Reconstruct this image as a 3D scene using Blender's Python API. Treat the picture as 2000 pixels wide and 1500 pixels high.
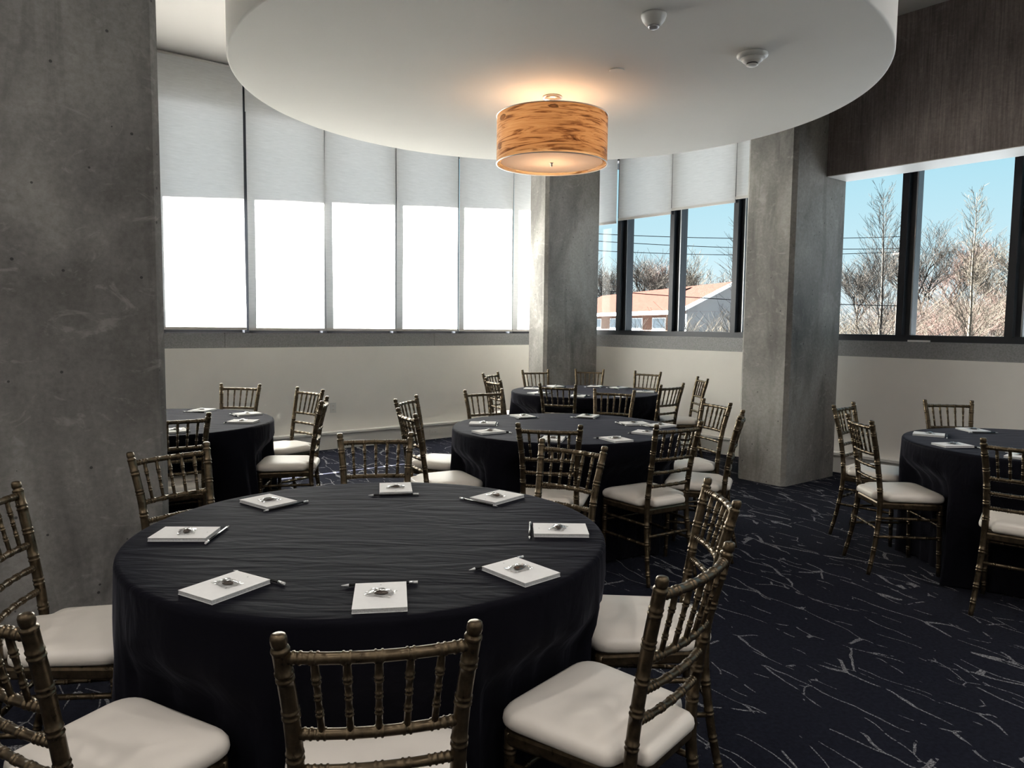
import bpy, math, random
from mathutils import Vector, Matrix

for o in list(bpy.data.objects):
    bpy.data.objects.remove(o, do_unlink=True)
S = bpy.context.scene
COL = S.collection
PI = math.pi
rnd = random.Random(7)

# ------------------------------------------------------------------ camera
FPX, PITCH, ROLL, EYE = 1455.83, 0.07961, -0.011085, 1.4547
cam_d = bpy.data.cameras.new('camera')
cam_d.sensor_width = 36.0
cam_d.lens = FPX / 2000.0 * 36.0
cam_d.clip_end = 400
cam = bpy.data.objects.new('camera', cam_d)
COL.objects.link(cam)
_fw = Vector((0, math.cos(PITCH), -math.sin(PITCH)))
_rt = Vector((1, 0, 0))
_dn = Vector((0, -math.sin(PITCH), -math.cos(PITCH)))
_r2 = _rt * math.cos(ROLL) + _dn * math.sin(ROLL)
_d2 = -_rt * math.sin(ROLL) + _dn * math.cos(ROLL)
_m = Matrix((_r2, -_d2, -_fw)).transposed().to_4x4()
_m.translation = (0, 0, EYE)
cam.matrix_world = _m
S.camera = cam

# ------------------------------------------------------------------ frames of the room
TH = math.radians(38.3)
A2 = Vector((math.cos(TH), math.sin(TH)))       # along the left window wall
B2 = Vector((math.sin(TH), -math.cos(TH)))      # from the left wall into the room


class Frame:
    def __init__(s, o, u, v):
        s.o, s.u, s.v = Vector(o), Vector(u), Vector(v)

    def p(s, u, v, z):
        q = s.o + s.u * u + s.v * v
        return (q.x, q.y, z)


ROOM = Frame((0, 0), A2, B2)
_p1 = A2 * 7.13 + B2 * -7.0
_p2 = A2 * 7.40 + B2 * -2.29
_ur = (_p2 - _p1).normalized()
RW = Frame(_p1, _ur, (_ur.y, -_ur.x))            # right window wall: u along it, v into the room
if RW.v.dot(A2) > 0:
    RW.v = -RW.v

# ------------------------------------------------------------------ light: sky, sun, exposure
SUN_E = 440.0
FILL_W = 102.0          # each added fill light, built with the ceiling below
W = bpy.data.worlds.new('sky')
S.world = W
W.use_nodes = True
nt = W.node_tree
nt.nodes.clear()
wo = nt.nodes.new('ShaderNodeOutputWorld')
bg = nt.nodes.new('ShaderNodeBackground')
tc = nt.nodes.new('ShaderNodeTexCoord')
sp = nt.nodes.new('ShaderNodeSeparateXYZ')
rp = nt.nodes.new('ShaderNodeValToRGB')
nt.links.new(tc.outputs['Generated'], sp.inputs[0])
nt.links.new(sp.outputs['Z'], rp.inputs[0])
nt.links.new(rp.outputs[0], bg.inputs[0])
nt.links.new(bg.outputs[0], wo.inputs[0])
cr = rp.color_ramp
cr.elements[0].position = 0.0
cr.elements[0].color = (0.86, 0.92, 0.95, 1)
cr.elements[1].position = 0.09
cr.elements[1].color = (0.62, 0.84, 0.93, 1)
e = cr.elements.new(0.22)
e.color = (0.42, 0.74, 0.88, 1)
e = cr.elements.new(1.0)
e.color = (0.34, 0.62, 0.98, 1)
bg.inputs[1].default_value = 1.12

sun_d = bpy.data.lights.new('sun', 'SUN')
sun_d.energy = SUN_E
sun_d.angle = math.radians(0.53)
sun_d.color = (1.0, 0.94, 0.87)
sun = bpy.data.objects.new('sun', sun_d)
COL.objects.link(sun)
_h = B2 + A2 * 0.30
sdir = Vector((_h.x, _h.y, -0.985))
sun.rotation_euler = sdir.to_track_quat('-Z', 'Y').to_euler()
sun.location = (-10, 25, 20)

vs = S.view_settings
vs.view_transform = 'Standard'
vs.look = 'None'
vs.gamma = 1.0
vs.use_curve_mapping = False
vs.exposure = 0.0

# ------------------------------------------------------------------ materials


class NT:
    def __init__(s, name):
        s.m = bpy.data.materials.new(name)
        s.m.use_nodes = True
        s.t = s.m.node_tree
        s.t.nodes.clear()
        s.out = s.t.nodes.new('ShaderNodeOutputMaterial')

    def n(s, ty, **kw):
        nd = s.t.nodes.new('ShaderNode' + ty)
        for k, v in kw.items():
            if hasattr(nd, k):
                setattr(nd, k, v)
            else:
                nd.inputs[k.replace('_', ' ')].default_value = v
        return nd

    def l(s, a, b):
        s.t.links.new(a, b)
        return b.node

    def bsdf(s, col=(0.5, 0.5, 0.5), rough=0.5, metal=0.0, spec=0.5):
        b = s.n('BsdfPrincipled')
        b.inputs['Base Color'].default_value = (*col, 1)
        b.inputs['Roughness'].default_value = rough
        b.inputs['Metallic'].default_value = metal
        b.inputs['Specular IOR Level'].default_value = spec
        s.l(b.outputs[0], s.out.inputs[0])
        return b

    def obj(s):
        return s.n('TexCoord').outputs['Object']

    def mapping(s, vec, scale=(1, 1, 1), rot=(0, 0, 0)):
        m = s.n('Mapping')
        m.inputs['Scale'].default_value = scale
        m.inputs['Rotation'].default_value = rot
        s.l(vec, m.inputs[0])
        return m.outputs[0]

    def noise(s, vec, scale=5, detail=4, rough=0.5, dist=0.0):
        k = s.n('TexNoise')
        k.inputs['Scale'].default_value = scale
        k.inputs['Detail'].default_value = detail
        k.inputs['Roughness'].default_value = rough
        k.inputs['Distortion'].default_value = dist
        if vec is not None:
            s.l(vec, k.inputs['Vector'])
        return k.outputs[0]

    def ramp(s, fac, stops, interp='LINEAR'):
        r = s.n('ValToRGB')
        c = r.color_ramp
        c.interpolation = interp
        while len(c.elements) < len(stops):
            c.elements.new(0.5)
        for el, (p, q) in zip(c.elements, stops):
            el.position = p
            el.color = (*q, 1) if len(q) == 3 else q
        s.l(fac, r.inputs[0])
        return r.outputs[0]

    def mix(s, fac, a, b, mode='MIX'):
        k = s.n('MixRGB')
        k.blend_type = mode
        for sock, v in ((k.inputs[0], fac), (k.inputs[1], a), (k.inputs[2], b)):
            if hasattr(v, 'node'):
                s.l(v, sock)
            elif isinstance(v, (int, float)):
                sock.default_value = v
            else:
                sock.default_value = (*v, 1)
        return k.outputs[0]

    def math(s, op, a, b=0.0):
        k = s.n('Math')
        k.operation = op
        for sock, v in ((k.inputs[0], a), (k.inputs[1], b)):
            if hasattr(v, 'node'):
                s.l(v, sock)
            else:
                sock.default_value = v
        return k.outputs[0]

    def bump(s, h, b, strength=0.2, dist=0.01):
        k = s.n('Bump')
        k.inputs['Strength'].default_value = strength
        k.inputs['Distance'].default_value = dist
        s.l(h, k.inputs['Height'])
        s.l(k.outputs[0], b.inputs['Normal'])
        return k


def g(v):
    return (v, v, v)


def mat_plain(name, col, rough=0.5, metal=0.0, spec=0.5, var=0.0, scale=20, bump=0.0):
    t = NT(name)
    b = t.bsdf(col, rough, metal, spec)
    if var or bump:
        nz = t.noise(t.obj(), scale, 5)
        if var:
            lo = tuple(c * (1 - var) for c in col)
            hi = tuple(min(1, c * (1 + var)) for c in col)
            t.l(t.ramp(nz, [(0.3, lo), (0.7, hi)]), b.inputs['Base Color'])
        if bump:
            t.bump(nz, b, bump)
    return t.m


def mat_concrete(name, lo, hi, grain=0.0, holes=True):
    t = NT(name)
    b = t.bsdf((0.3, 0.3, 0.3), 0.62, 0, 0.35)
    v = t.obj()
    big = t.noise(t.mapping(v, (1, 1, 0.55)), 1.6, 6, 0.6, 0.6)
    fine = t.noise(v, 38, 6, 0.7)
    col = t.ramp(big, [(0.36, lo), (0.62, hi)])
    col = t.mix(0.45, col, t.ramp(fine, [(0.3, g(0.30)), (0.7, g(0.75))]), 'OVERLAY')
    stain = t.noise(t.mapping(v, (3.0, 3.0, 0.5)), 1.3, 5, 0.6, 1.0)
    col = t.mix(t.ramp(stain, [(0.56, g(0)), (0.70, g(0.55))]), col, tuple(c * 0.5 for c in lo))
    # faint pale lime bloom in swirls
    sw = t.noise(t.mapping(v, (1.0, 1.0, 1.6)), 4.2, 7, 0.65, 2.6)
    col = t.mix(t.ramp(sw, [(0.58, g(0)), (0.68, g(0.34))]), col, tuple(min(1, c * 1.5) for c in hi))
    h = fine
    if holes:
        vo = t.n('TexVoronoi')
        vo.inputs['Scale'].default_value = 13
        t.l(v, vo.inputs['Vector'])
        d = t.math('LESS_THAN', vo.outputs['Distance'], 0.085)
        sx = t.n('SeparateColor')
        t.l(vo.outputs['Color'], sx.inputs[0])
        gate = t.math('GREATER_THAN', sx.outputs[0], 0.55)
        hole = t.math('MULTIPLY', d, gate)
        col = t.mix(t.math('MULTIPLY', hole, 0.8), col, (0.02, 0.02, 0.02))
        h = t.math('SUBTRACT', t.math('MULTIPLY', fine, 0.3), hole)
    if grain:
        gr = t.noise(t.mapping(v, (30, 30, 1.2)), 2.2, 4, 0.6, 0.5)
        col = t.mix(grain, col, t.ramp(gr, [(0.35, g(0.25)), (0.65, g(0.75))]), 'OVERLAY')
        h = t.math('ADD', h, t.math('MULTIPLY', gr, 1.2))
    t.l(col, b.inputs['Base Color'])
    t.bump(h, b, 0.35, 0.006)
    return t.m


def mat_carpet():
    t = NT('carpet')
    b = t.bsdf((0.02, 0.02, 0.03), 1.0, 0, 0.03)
    v = t.obj()
    ang = math.radians(61)
    warp = t.n('TexNoise')
    warp.inputs['Scale'].default_value = 3.2
    warp.inputs['Detail'].default_value = 2
    t.l(v, warp.inputs['Vector'])
    off = t.n('VectorMath', operation='SCALE')
    sub = t.n('VectorMath', operation='SUBTRACT')
    t.l(warp.outputs['Color'], sub.inputs[0])
    sub.inputs[1].default_value = (0.5, 0.5, 0.5)
    t.l(sub.outputs[0], off.inputs[0])
    off.inputs['Scale'].default_value = 0.14
    add = t.n('VectorMath', operation='ADD')
    t.l(v, add.inputs[0])
    t.l(off.outputs[0], add.inputs[1])
    vv = t.mapping(add.outputs[0], (1, 1, 0), (0, 0, ang))
    lines = None
    for i, (sx, sy, w, lo) in enumerate(((1.35, 6.0, 0.013, 0.49), (2.1, 4.6, 0.008, 0.53))):
        m = t.mapping(vv, (sx, sy, 1))
        vo = t.n('TexVoronoi', feature='DISTANCE_TO_EDGE')
        vo.inputs['Scale'].default_value = 1.0
        vo.inputs['Randomness'].default_value = 0.85
        t.l(m, vo.inputs['Vector'])
        wv = t.math('MULTIPLY', t.noise(v, 9 + 3 * i, 3), w * 2.2)
        ln = t.math('LESS_THAN', vo.outputs['Distance'], wv)
        mk = t.math('GREATER_THAN', t.noise(t.mapping(vv, (1.2, 3.0, 1)), 2.1 + i, 3, 0.6), lo)
        ln = t.math('MULTIPLY', ln, mk)
        lines = ln if lines is None else t.math('MAXIMUM', lines, ln)
    pile = t.noise(v, 420, 2)
    base = t.ramp(t.noise(v, 60, 3), [(0.3, (0.0050, 0.0056, 0.0105)), (0.7, (0.0108, 0.0118, 0.0205))])
    lcol = t.ramp(t.noise(v, 150, 2), [(0.40, (0.035, 0.035, 0.042)), (0.66, (0.30, 0.30, 0.31))])
    col = t.mix(lines, base, lcol)
    col = t.mix(0.5, col, t.ramp(pile, [(0.3, g(0.32)), (0.7, g(0.7))]), 'OVERLAY')
    t.l(col, b.inputs['Base Color'])
    t.bump(pile, b, 0.5, 0.004)
    b.inputs['Sheen Weight'].default_value = 0.02
    return t.m


def mat_cloth():
    t = NT('black_cloth')
    b = t.bsdf((0.0062, 0.0060, 0.0086), 0.8, 0, 0.0)
    b.inputs['Sheen Weight'].default_value = 0.085
    b.inputs['Sheen Roughness'].default_value = 0.32
    b.inputs['Sheen Tint'].default_value = (0.82, 0.83, 1.0, 1)
    v = t.obj()
    h1 = t.noise(t.mapping(v, (1.6, 7.0, 2.5), (0, 0, -0.2)), 1.3, 3, 0.5, 1.6)
    h2 = t.noise(t.mapping(v, (4, 17, 4), (0, 0, 0.12)), 1.2, 2, 0.5, 1.2)
    h = t.math('ADD', h1, t.math('MULTIPLY', h2, 0.35))
    bp = t.bump(h, b, 0.32, 0.02)
    gs = t.n('BsdfPrincipled')
    gs.inputs['Base Color'].default_value = (0.0062, 0.0060, 0.0086, 1)
    gs.inputs['Roughness'].default_value = 0.5
    gs.inputs['Specular IOR Level'].default_value = 0.12
    t.l(bp.outputs[0], gs.inputs['Normal'])
    mx = t.n('MixShader')
    mx.inputs[0].default_value = 0.10
    t.l(b.outputs[0], mx.inputs[1])
    t.l(gs.outputs[0], mx.inputs[2])
    t.l(mx.outputs[0], t.out.inputs[0])
    return t.m


def mat_blind():
    t = NT('blind_fabric')
    v = t.obj()
    nz = t.noise(t.mapping(v, (9, 9, 150)), 1.0, 5, 0.65)
    c1 = t.ramp(nz, [(0.25, (0.36, 0.36, 0.36)), (0.75, (0.44, 0.44, 0.44))])
    c2 = t.ramp(nz, [(0.25, (0.172, 0.171, 0.167)), (0.75, (0.218, 0.217, 0.212))])
    d = t.n('BsdfDiffuse')
    tr = t.n('BsdfTranslucent')
    t.l(c1, d.inputs[0])
    t.l(c2, tr.inputs[0])
    ad = t.n('AddShader')
    hm = t.n('MixShader')
    hm.inputs[0].default_value = 0.5
    t.l(d.outputs[0], ad.inputs[0])
    t.l(tr.outputs[0], ad.inputs[1])
    t.l(ad.outputs[0], t.out.inputs[0])
    return t.m


def mat_glass(name, tint, refl=0.5):
    t = NT(name)
    tr = t.n('BsdfTransparent')
    tr.inputs[0].default_value = (*tint, 1)
    gl = t.n('BsdfGlossy')
    gl.inputs['Roughness'].default_value = 0.0
    fr = t.n('Fresnel')
    mx = t.n('MixShader')
    t.l(t.math('MULTIPLY', fr.outputs[0], refl), mx.inputs[0])
    t.l(tr.outputs[0], mx.inputs[1])
    t.l(gl.outputs[0], mx.inputs[2])
    t.l(mx.outputs[0], t.out.inputs[0])
    return t.m


def mat_veneer():
    t = NT('wood_veneer')
    uv = t.n('UVMap').outputs[0]
    warp = t.n('TexNoise')
    warp.inputs['Scale'].default_value = 3.0
    warp.inputs['Detail'].default_value = 2
    t.l(t.mapping(uv, (1.2, 4, 1)), warp.inputs['Vector'])
    h = t.noise(t.mapping(uv, (1.5, 17, 1)), 1.5, 6, 0.62, 2.4)
    col = t.ramp(h, [(0.30, (0.055, 0.024, 0.010)), (0.41, (0.27, 0.135, 0.058)), (0.50, (0.56, 0.335, 0.155)), (0.75, (0.68, 0.465, 0.25))])
    vo = t.n('TexVoronoi')
    vo.inputs['Scale'].default_value = 1.0
    t.l(t.mapping(uv, (4.4, 11, 1)), vo.inputs['Vector'])
    sc = t.n('SeparateColor')
    t.l(vo.outputs['Color'], sc.inputs[0])
    knot = t.math('MULTIPLY', t.math('LESS_THAN', vo.outputs['Distance'], t.math('ADD', 0.10, t.math('MULTIPLY', h, 0.22))), t.math('GREATER_THAN', sc.outputs[0], 0.60))
    ring = t.math('SINE', t.math('MULTIPLY', vo.outputs['Distance'], 55.0))
    kc = t.mix(t.math('ADD', t.math('MULTIPLY', ring, 0.4), 0.5), (0.035, 0.014, 0.006), (0.26, 0.11, 0.04))
    col = t.mix(t.math('MULTIPLY', knot, 0.85), col, kc)
    d = t.n('BsdfDiffuse')
    tr = t.n('BsdfTranslucent')
    t.l(col, d.inputs[0])
    t.l(col, tr.inputs[0])
    mx = t.n('MixShader')
    mx.inputs[0].default_value = 0.45
    t.l(d.outputs[0], mx.inputs[1])
    t.l(tr.outputs[0], mx.inputs[2])
    gl = t.n('BsdfGlossy')
    gl.inputs['Roughness'].default_value = 0.25
    fr = t.n('Fresnel')
    m2 = t.n('MixShader')
    t.l(t.math('MULTIPLY', fr.outputs[0], 0.5), m2.inputs[0])
    t.l(mx.outputs[0], m2.inputs[1])
    t.l(gl.outputs[0], m2.inputs[2])
    t.l(m2.outputs[0], t.out.inputs[0])
    return t.m


def mat_translucent(name, dcol, tcol):
    t = NT(name)
    d = t.n('BsdfDiffuse')
    tr = t.n('BsdfTranslucent')
    d.inputs[0].default_value = (*dcol, 1)
    tr.inputs[0].default_value = (*tcol, 1)
    a = t.n('AddShader')
    t.l(d.outputs[0], a.inputs[0])
    t.l(tr.outputs[0], a.inputs[1])
    t.l(a.outputs[0], t.out.inputs[0])
    return t.m


def mat_emit(name, col, k):
    t = NT(name)
    em = t.n('Emission')
    em.inputs[0].default_value = (*col, 1)
    em.inputs[1].default_value = k
    t.l(em.outputs[0], t.out.inputs[0])
    return t.m


def mat_bronze():
    t = NT('bronze_paint')
    b = t.bsdf((0.16, 0.115, 0.065), 0.33, 0.80, 0.5)
    v = t.obj()
    nz = t.noise(v, 45, 5, 0.6)
    t.l(t.ramp(nz, [(0.3, (0.062, 0.044, 0.026)), (0.7, (0.135, 0.100, 0.060))]), b.inputs['Base Color'])
    t.l(t.ramp(nz, [(0.2, g(0.24)), (0.8, g(0.38))]), b.inputs['Roughness'])
    return t.m


def mat_brick(name, c1, c2):
    t = NT(name)
    b = t.bsdf(c1, 0.9, 0, 0.2)
    br = t.n('TexBrick')
    br.inputs['Color1'].default_value = (*c1, 1)
    br.inputs['Color2'].default_value = (*c2, 1)
    br.inputs['Mortar'].default_value = (0.10, 0.085, 0.07, 1)
    br.inputs['Scale'].default_value = 4.0
    t.l(t.mapping(t.obj(), (1, 1, 1), (PI / 2, 0, 0)), br.inputs['Vector'])
    t.l(br.outputs[0], b.inputs['Base Color'])
    return t.m


M = dict(
    wall=mat_plain('wall_paint', (0.88, 0.85, 0.80), 0.6, 0, 0.3, 0.02, 3, 0.0),
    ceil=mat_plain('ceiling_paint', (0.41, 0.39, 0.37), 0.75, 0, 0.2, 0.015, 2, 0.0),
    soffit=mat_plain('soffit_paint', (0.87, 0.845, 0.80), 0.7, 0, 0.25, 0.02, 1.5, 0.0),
    base=mat_plain('raceway_paint', (0.78, 0.755, 0.71), 0.5, 0, 0.4, 0.02, 6),
    concrete=mat_concrete('column_concrete', (0.130, 0.123, 0.115), (0.285, 0.272, 0.255)),
    beam=mat_concrete('beam_concrete', (0.080, 0.062, 0.056), (0.140, 0.113, 0.104), 0.55, False),
    stone=mat_plain('sill_stone', (0.23, 0.23, 0.235), 0.6, 0, 0.4, 0.22, 70, 0.08),
    carpet=mat_carpet(),
    cloth=mat_cloth(),
    blind=mat_blind(),
    hem=mat_plain('hem_bar', (0.50, 0.48, 0.46), 0.5),
    frame=mat_plain('dark_aluminium', (0.018, 0.02, 0.026), 0.38, 0.3, 0.5),
    matt_black=mat_plain('matt_black_rail', (0.004, 0.004, 0.0045), 0.9, 0, 0.0),
    alu=mat_plain('bright_aluminium', (0.42, 0.43, 0.45), 0.35, 0.7),
    glass=mat_glass('window_glass', (0.93, 0.955, 0.955), 0.05),
    bronze=mat_bronze(),
    vinyl=mat_plain('ivory_vinyl', (0.72, 0.665, 0.60), 0.42, 0, 0.45, 0.03, 9, 0.03),
    paper=mat_plain('white_paper', (0.78, 0.77, 0.755), 0.7, 0, 0.3, 0.02, 60),
    paper_edge=mat_plain('paper_edge', (0.50, 0.50, 0.50), 0.8, 0, 0.2, 0.2, 300),
    pencil=mat_plain('black_lacquer', (0.008, 0.008, 0.009), 0.25),
    ferrule=mat_plain('silver_ferrule', (0.75, 0.75, 0.76), 0.3, 0.9),
    eraser=mat_plain('white_eraser', (0.75, 0.74, 0.73), 0.8),
    graphite=mat_plain('bare_wood_tip', (0.45, 0.36, 0.26), 0.7),
    film=mat_glass('clear_film', (0.92, 0.92, 0.92), 2.2),
    sweet=mat_plain('dark_sweet', (0.085, 0.062, 0.048), 0.45, 0, 0.5, 0.7, 140),
    veneer=mat_veneer(),
    diffuser=mat_translucent('lamp_diffuser', (0.46, 0.43, 0.40), (0.30, 0.265, 0.235)),
    nickel=mat_plain('brushed_nickel', (0.62, 0.58, 0.53), 0.35, 0.85),
    fill_light=mat_emit('fill_light_glow', (1.0, 0.93, 0.86), 12.0),  # glowing lens of the added fill lights
    bulb=mat_emit('bulb_glow', (1.0, 0.66, 0.38), 6.0),
    plastic=mat_plain('white_plastic', (0.74, 0.73, 0.70), 0.4),
    dark=mat_plain('dark_slot', (0.03, 0.03, 0.03), 0.6),
    bark=mat_plain('grey_bark', (0.026, 0.0235, 0.0215), 1.0, 0, 0.0, 0.3, 3),
    bark_red=mat_plain('reddish_bark', (0.044, 0.031, 0.0275), 1.0, 0, 0.0, 0.3, 3),
    bark_tan=mat_plain('tan_bark', (0.041, 0.036, 0.030), 1.0, 0, 0.0, 0.3, 3),
    ground=mat_plain('pale_pavement', (0.040, 0.0435, 0.049), 1.0, 0, 0.0, 0.15, 0.4),
    roof=mat_plain('red_shingles', (0.0165, 0.0075, 0.0062), 1.0, 0, 0.0, 0.18, 4),
    brick=mat_brick('house_brick', (0.13, 0.055, 0.032), (0.17, 0.075, 0.045)),
    siding=mat_plain('grey_siding', (0.17, 0.17, 0.175), 0.8),
    trimw=mat_plain('white_trim', (0.75, 0.75, 0.74), 0.6),
    pane=mat_plain('house_window_glass', (0.20, 0.24, 0.27), 0.1),
    cable=mat_plain('black_cable', (0.0012, 0.0015, 0.002), 1.0, 0, 0.0),
)

# ------------------------------------------------------------------ mesh helpers


class MB:
    def __init__(s):
        s.v, s.f, s.sm = [], [], []

    def add(s, vs_, fs_, smooth=False):
        k = len(s.v)
        s.v += [tuple(p) for p in vs_]
        s.f += [tuple(i + k for i in f) for f in fs_]
        s.sm += [smooth] * len(fs_)
        return s

    def hexa(s, c):                      # 8 corners: bottom ring then top ring
        return s.add(c, [(3, 2, 1, 0), (4, 5, 6, 7), (0, 1, 5, 4), (1, 2, 6, 5), (2, 3, 7, 6), (3, 0, 4, 7)])

    def fbox(s, F, u0, u1, v0, v1, z0, z1):
        q = [F.p(u0, v0, z0), F.p(u1, v0, z0), F.p(u1, v1, z0), F.p(u0, v1, z0),
             F.p(u0, v0, z1), F.p(u1, v0, z1), F.p(u1, v1, z1), F.p(u0, v1, z1)]
        return s.hexa(q)

    def box(s, x0, x1, y0, y1, z0, z1):
        return s.fbox(Frame((0, 0), (1, 0), (0, 1)), x0, x1, y0, y1, z0, z1)

    def prism(s, ring, z0, z1, smooth_side=False):
        n = len(ring)
        k = len(s.v)
        s.v += [(p[0], p[1], z0) for p in ring] + [(p[0], p[1], z1) for p in ring]
        s.f += [tuple(k + i for i in reversed(range(n))), tuple(k + n + i for i in range(n))]
        s.sm += [False, False]
        for i in range(n):
            j = (i + 1) % n
            s.f.append((k + i, k + j, k + n + j, k + n + i))
            s.sm.append(smooth_side)
        return s

    def lathe(s, prof, seg=24, c=(0, 0), smooth=True, cap=True):   # prof: (r,z)
        rows = []
        k = len(s.v)
        for r, z in prof:
            for i in range(seg):
                t = 2 * PI * i / seg
                s.v.append((c[0] + r * math.cos(t), c[1] + r * math.sin(t), z))
        for j in range(len(prof) - 1):
            for i in range(seg):
                i2 = (i + 1) % seg
                s.f.append((k + j * seg + i, k + j * seg + i2, k + (j + 1) * seg + i2, k + (j + 1) * seg + i))
                s.sm.append(smooth)
        if cap:
            s.f.append(tuple(k + i for i in reversed(range(seg))))
            s.sm.append(False)
            e0 = k + (len(prof) - 1) * seg
            s.f.append(tuple(e0 + i for i in range(seg)))
            s.sm.append(False)
        return s

    def tube(s, pts, seg=8, cap=True):        # pts: (Vector, radius)
        k = len(s.v)
        n = len(pts)
        tang = []
        for i in range(n):
            a = pts[max(0, i - 1)][0]
            b = pts[min(n - 1, i + 1)][0]
            d = (b - a)
            tang.append(d.normalized() if d.length > 1e-9 else Vector((0, 0, 1)))
        ref = Vector((1, 0, 0)) if abs(tang[0].x) < 0.8 else Vector((0, 1, 0))
        x = tang[0].cross(ref).normalized()
        for i in range(n):
            t = tang[i]
            x = (x - t * x.dot(t)).normalized()
            y = t.cross(x)
            p, r = pts[i]
            for q in range(seg):
                w = 2 * PI * q / seg
                c = p + x * (r * math.cos(w)) + y * (r * math.sin(w))
                s.v.append((c.x, c.y, c.z))
        for i in range(n - 1):
            for q in range(seg):
                q2 = (q + 1) % seg
                s.f.append((k + i * seg + q, k + i * seg + q2, k + (i + 1) * seg + q2, k + (i + 1) * seg + q))
                s.sm.append(True)
        if cap:
            s.f.append(tuple(k + q for q in reversed(range(seg))))
            s.f.append(tuple(k + (n - 1) * seg + q for q in range(seg)))
            s.sm += [False, False]
        return s

    def mesh(s, name, mat):
        me = bpy.data.meshes.new(name)
        me.from_pydata(s.v, [], s.f)
        me.polygons.foreach_set('use_smooth', s.sm)
        me.materials.append(mat)
        me.update()
        return me

    def build(s, name, mat, parent=None, **kw):
        return link(name, s.mesh(name, mat), parent, **kw)


def link(name, data, parent=None, label=None, cat=None, group=None, kind=None):
    o = bpy.data.objects.new(name, data)
    COL.objects.link(o)
    if parent is not None:
        o.parent = parent
    return tag(o, label, cat, group, kind)


def tag(o, label=None, cat=None, group=None, kind=None):
    if label:
        o['label'] = label
    if cat:
        o['category'] = cat
    if group:
        o['group'] = group
    if kind:
        o['kind'] = kind
    return o


def empty(name, loc=(0, 0, 0), rz=0.0, **kw):
    o = link(name, None, None, **kw)
    o.empty_display_size = 0.1
    o.location = loc
    o.rotation_euler = (0, 0, rz)
    return o


def struct(name, mb, mat, parent=None, label=None):
    return mb.build(name, mat, parent, kind='structure', label=label)


# ================================================================== room shell
CEIL = 4.11
AL0, AL1 = -5.0, 7.75
BL = -8.03
BB = 5.5
SILL0, SILL1 = 1.175, 1.333
HEAD = 3.66
struct('floor', MB().fbox(ROOM, AL0 - 0.3, 7.62, -8.36, BB + 0.3, -0.12, 0.0), M['carpet'],
       label='dark navy carpet with broken pale crackle lines')
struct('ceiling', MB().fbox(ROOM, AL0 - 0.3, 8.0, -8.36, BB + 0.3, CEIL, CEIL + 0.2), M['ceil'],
       label='off-white painted ceiling')
struct('wall_back', MB().fbox(ROOM, AL0, 7.9, BB, BB + 0.2, 0, CEIL), M['wall'])
struct('wall_side', MB().fbox(ROOM, AL0 - 0.2, AL0, -8.3, BB + 0.2, 0, CEIL), M['wall'])

# unseen fill lights added under the ceiling to brighten the room around the camera
_ceil = bpy.data.objects['ceiling']
for dx_, dy_ in [(x_, y_) for x_ in (-3.4, -1.2, 1.2, 3.4) for y_ in (-3.2, -0.9, 1.5)] + [(3.3, 3.7), (5.2, 1.5), (5.2, -0.9)]:
    if True:
        link('fill_light_trim', MB().lathe([(0.085, CEIL - 0.0005), (0.105, CEIL - 0.004), (0.108, CEIL - 0.001)], 24, (dx_, dy_), cap=False).mesh('fill_light_trim', M['plastic']), _ceil)
        link('fill_light_lens', MB().lathe([(0.002, CEIL - 0.001), (0.085, CEIL - 0.001)], 24, (dx_, dy_), cap=False).mesh('fill_light_lens', M['fill_light']), _ceil)
        sl = bpy.data.lights.new('fill_light', 'SPOT')
        sl.energy = FILL_W
        sl.spot_size = math.radians(150)
        sl.spot_blend = 0.8
        sl.shadow_soft_size = 0.08
        sl.color = (1.0, 0.955, 0.91)
        so = bpy.data.objects.new('fill_light', sl)
        COL.objects.link(so)
        so.parent = _ceil
        so.location = (dx_, dy_, CEIL - 0.012)

# left window wall -------------------------------------------------
wl = struct('wall_left', MB().fbox(ROOM, AL0, 7.16, -8.36, BL, 0, SILL0), M['wall'],
            label='white painted parapet wall below the lowered blinds')
struct('header', MB().fbox(ROOM, AL0, 7.3, -8.36, -8.17, HEAD, CEIL), M['wall'], wl)
struct('parapet_core', MB().fbox(ROOM, AL0, 7.1, -8.36, -8.06, SILL0, SILL1 - 0.012), M['stone'], wl)
seams = [-2.70, -0.10, 2.494, 5.091, 7.02]
for i in range(4):
    link('sill_panel', MB().fbox(ROOM, seams[i] + 0.006, seams[i + 1] - 0.006, -8.30, -8.05, SILL0 + 0.002, SILL1).mesh('sill_panel', M['stone']), wl)
struct('baseboard_left', MB().fbox(ROOM, AL0, 7.1, BL, -7.945, 0, 0.175), M['base'],
       label='off-white raised raceway along the foot of the left wall')
struct('trim_1', MB().fbox(ROOM, AL0, 7.1, BL, -7.925, 0.176, 0.20), M['wall'], label='white cap rail on the left raceway')

# right window wall ------------------------------------------------
S0, S1 = -1.08, 12.4
wr = struct('wall_right', MB().fbox(RW, S0, S1, -0.33, 0.02, 0, SILL0), M['wall'],
            label='off-white parapet wall below the clear windows')
struct('header', MB().fbox(RW, S0 - 0.3, S1, -0.33, -0.14, HEAD, CEIL), M['wall'], wr)
struct('parapet_core', MB().fbox(RW, S0, S1, -0.33, -0.01, SILL0, SILL1 - 0.012), M['stone'], wr)
sm_ = [-1.0, 2.45, 5.05, 7.65, 10.25, 12.3]
for i in range(5):
    link('sill_panel', MB().fbox(RW, sm_[i] + 0.006, sm_[i + 1] - 0.006, -0.27, 0.0, SILL0 + 0.002, SILL1).mesh('sill_panel', M['stone']), wr)
struct('baseboard_right', MB().fbox(RW, S0, S1, 0.02, 0.105, 0, 0.175), M['base'],
       label='off-white raised raceway along the foot of the right wall')
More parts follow.
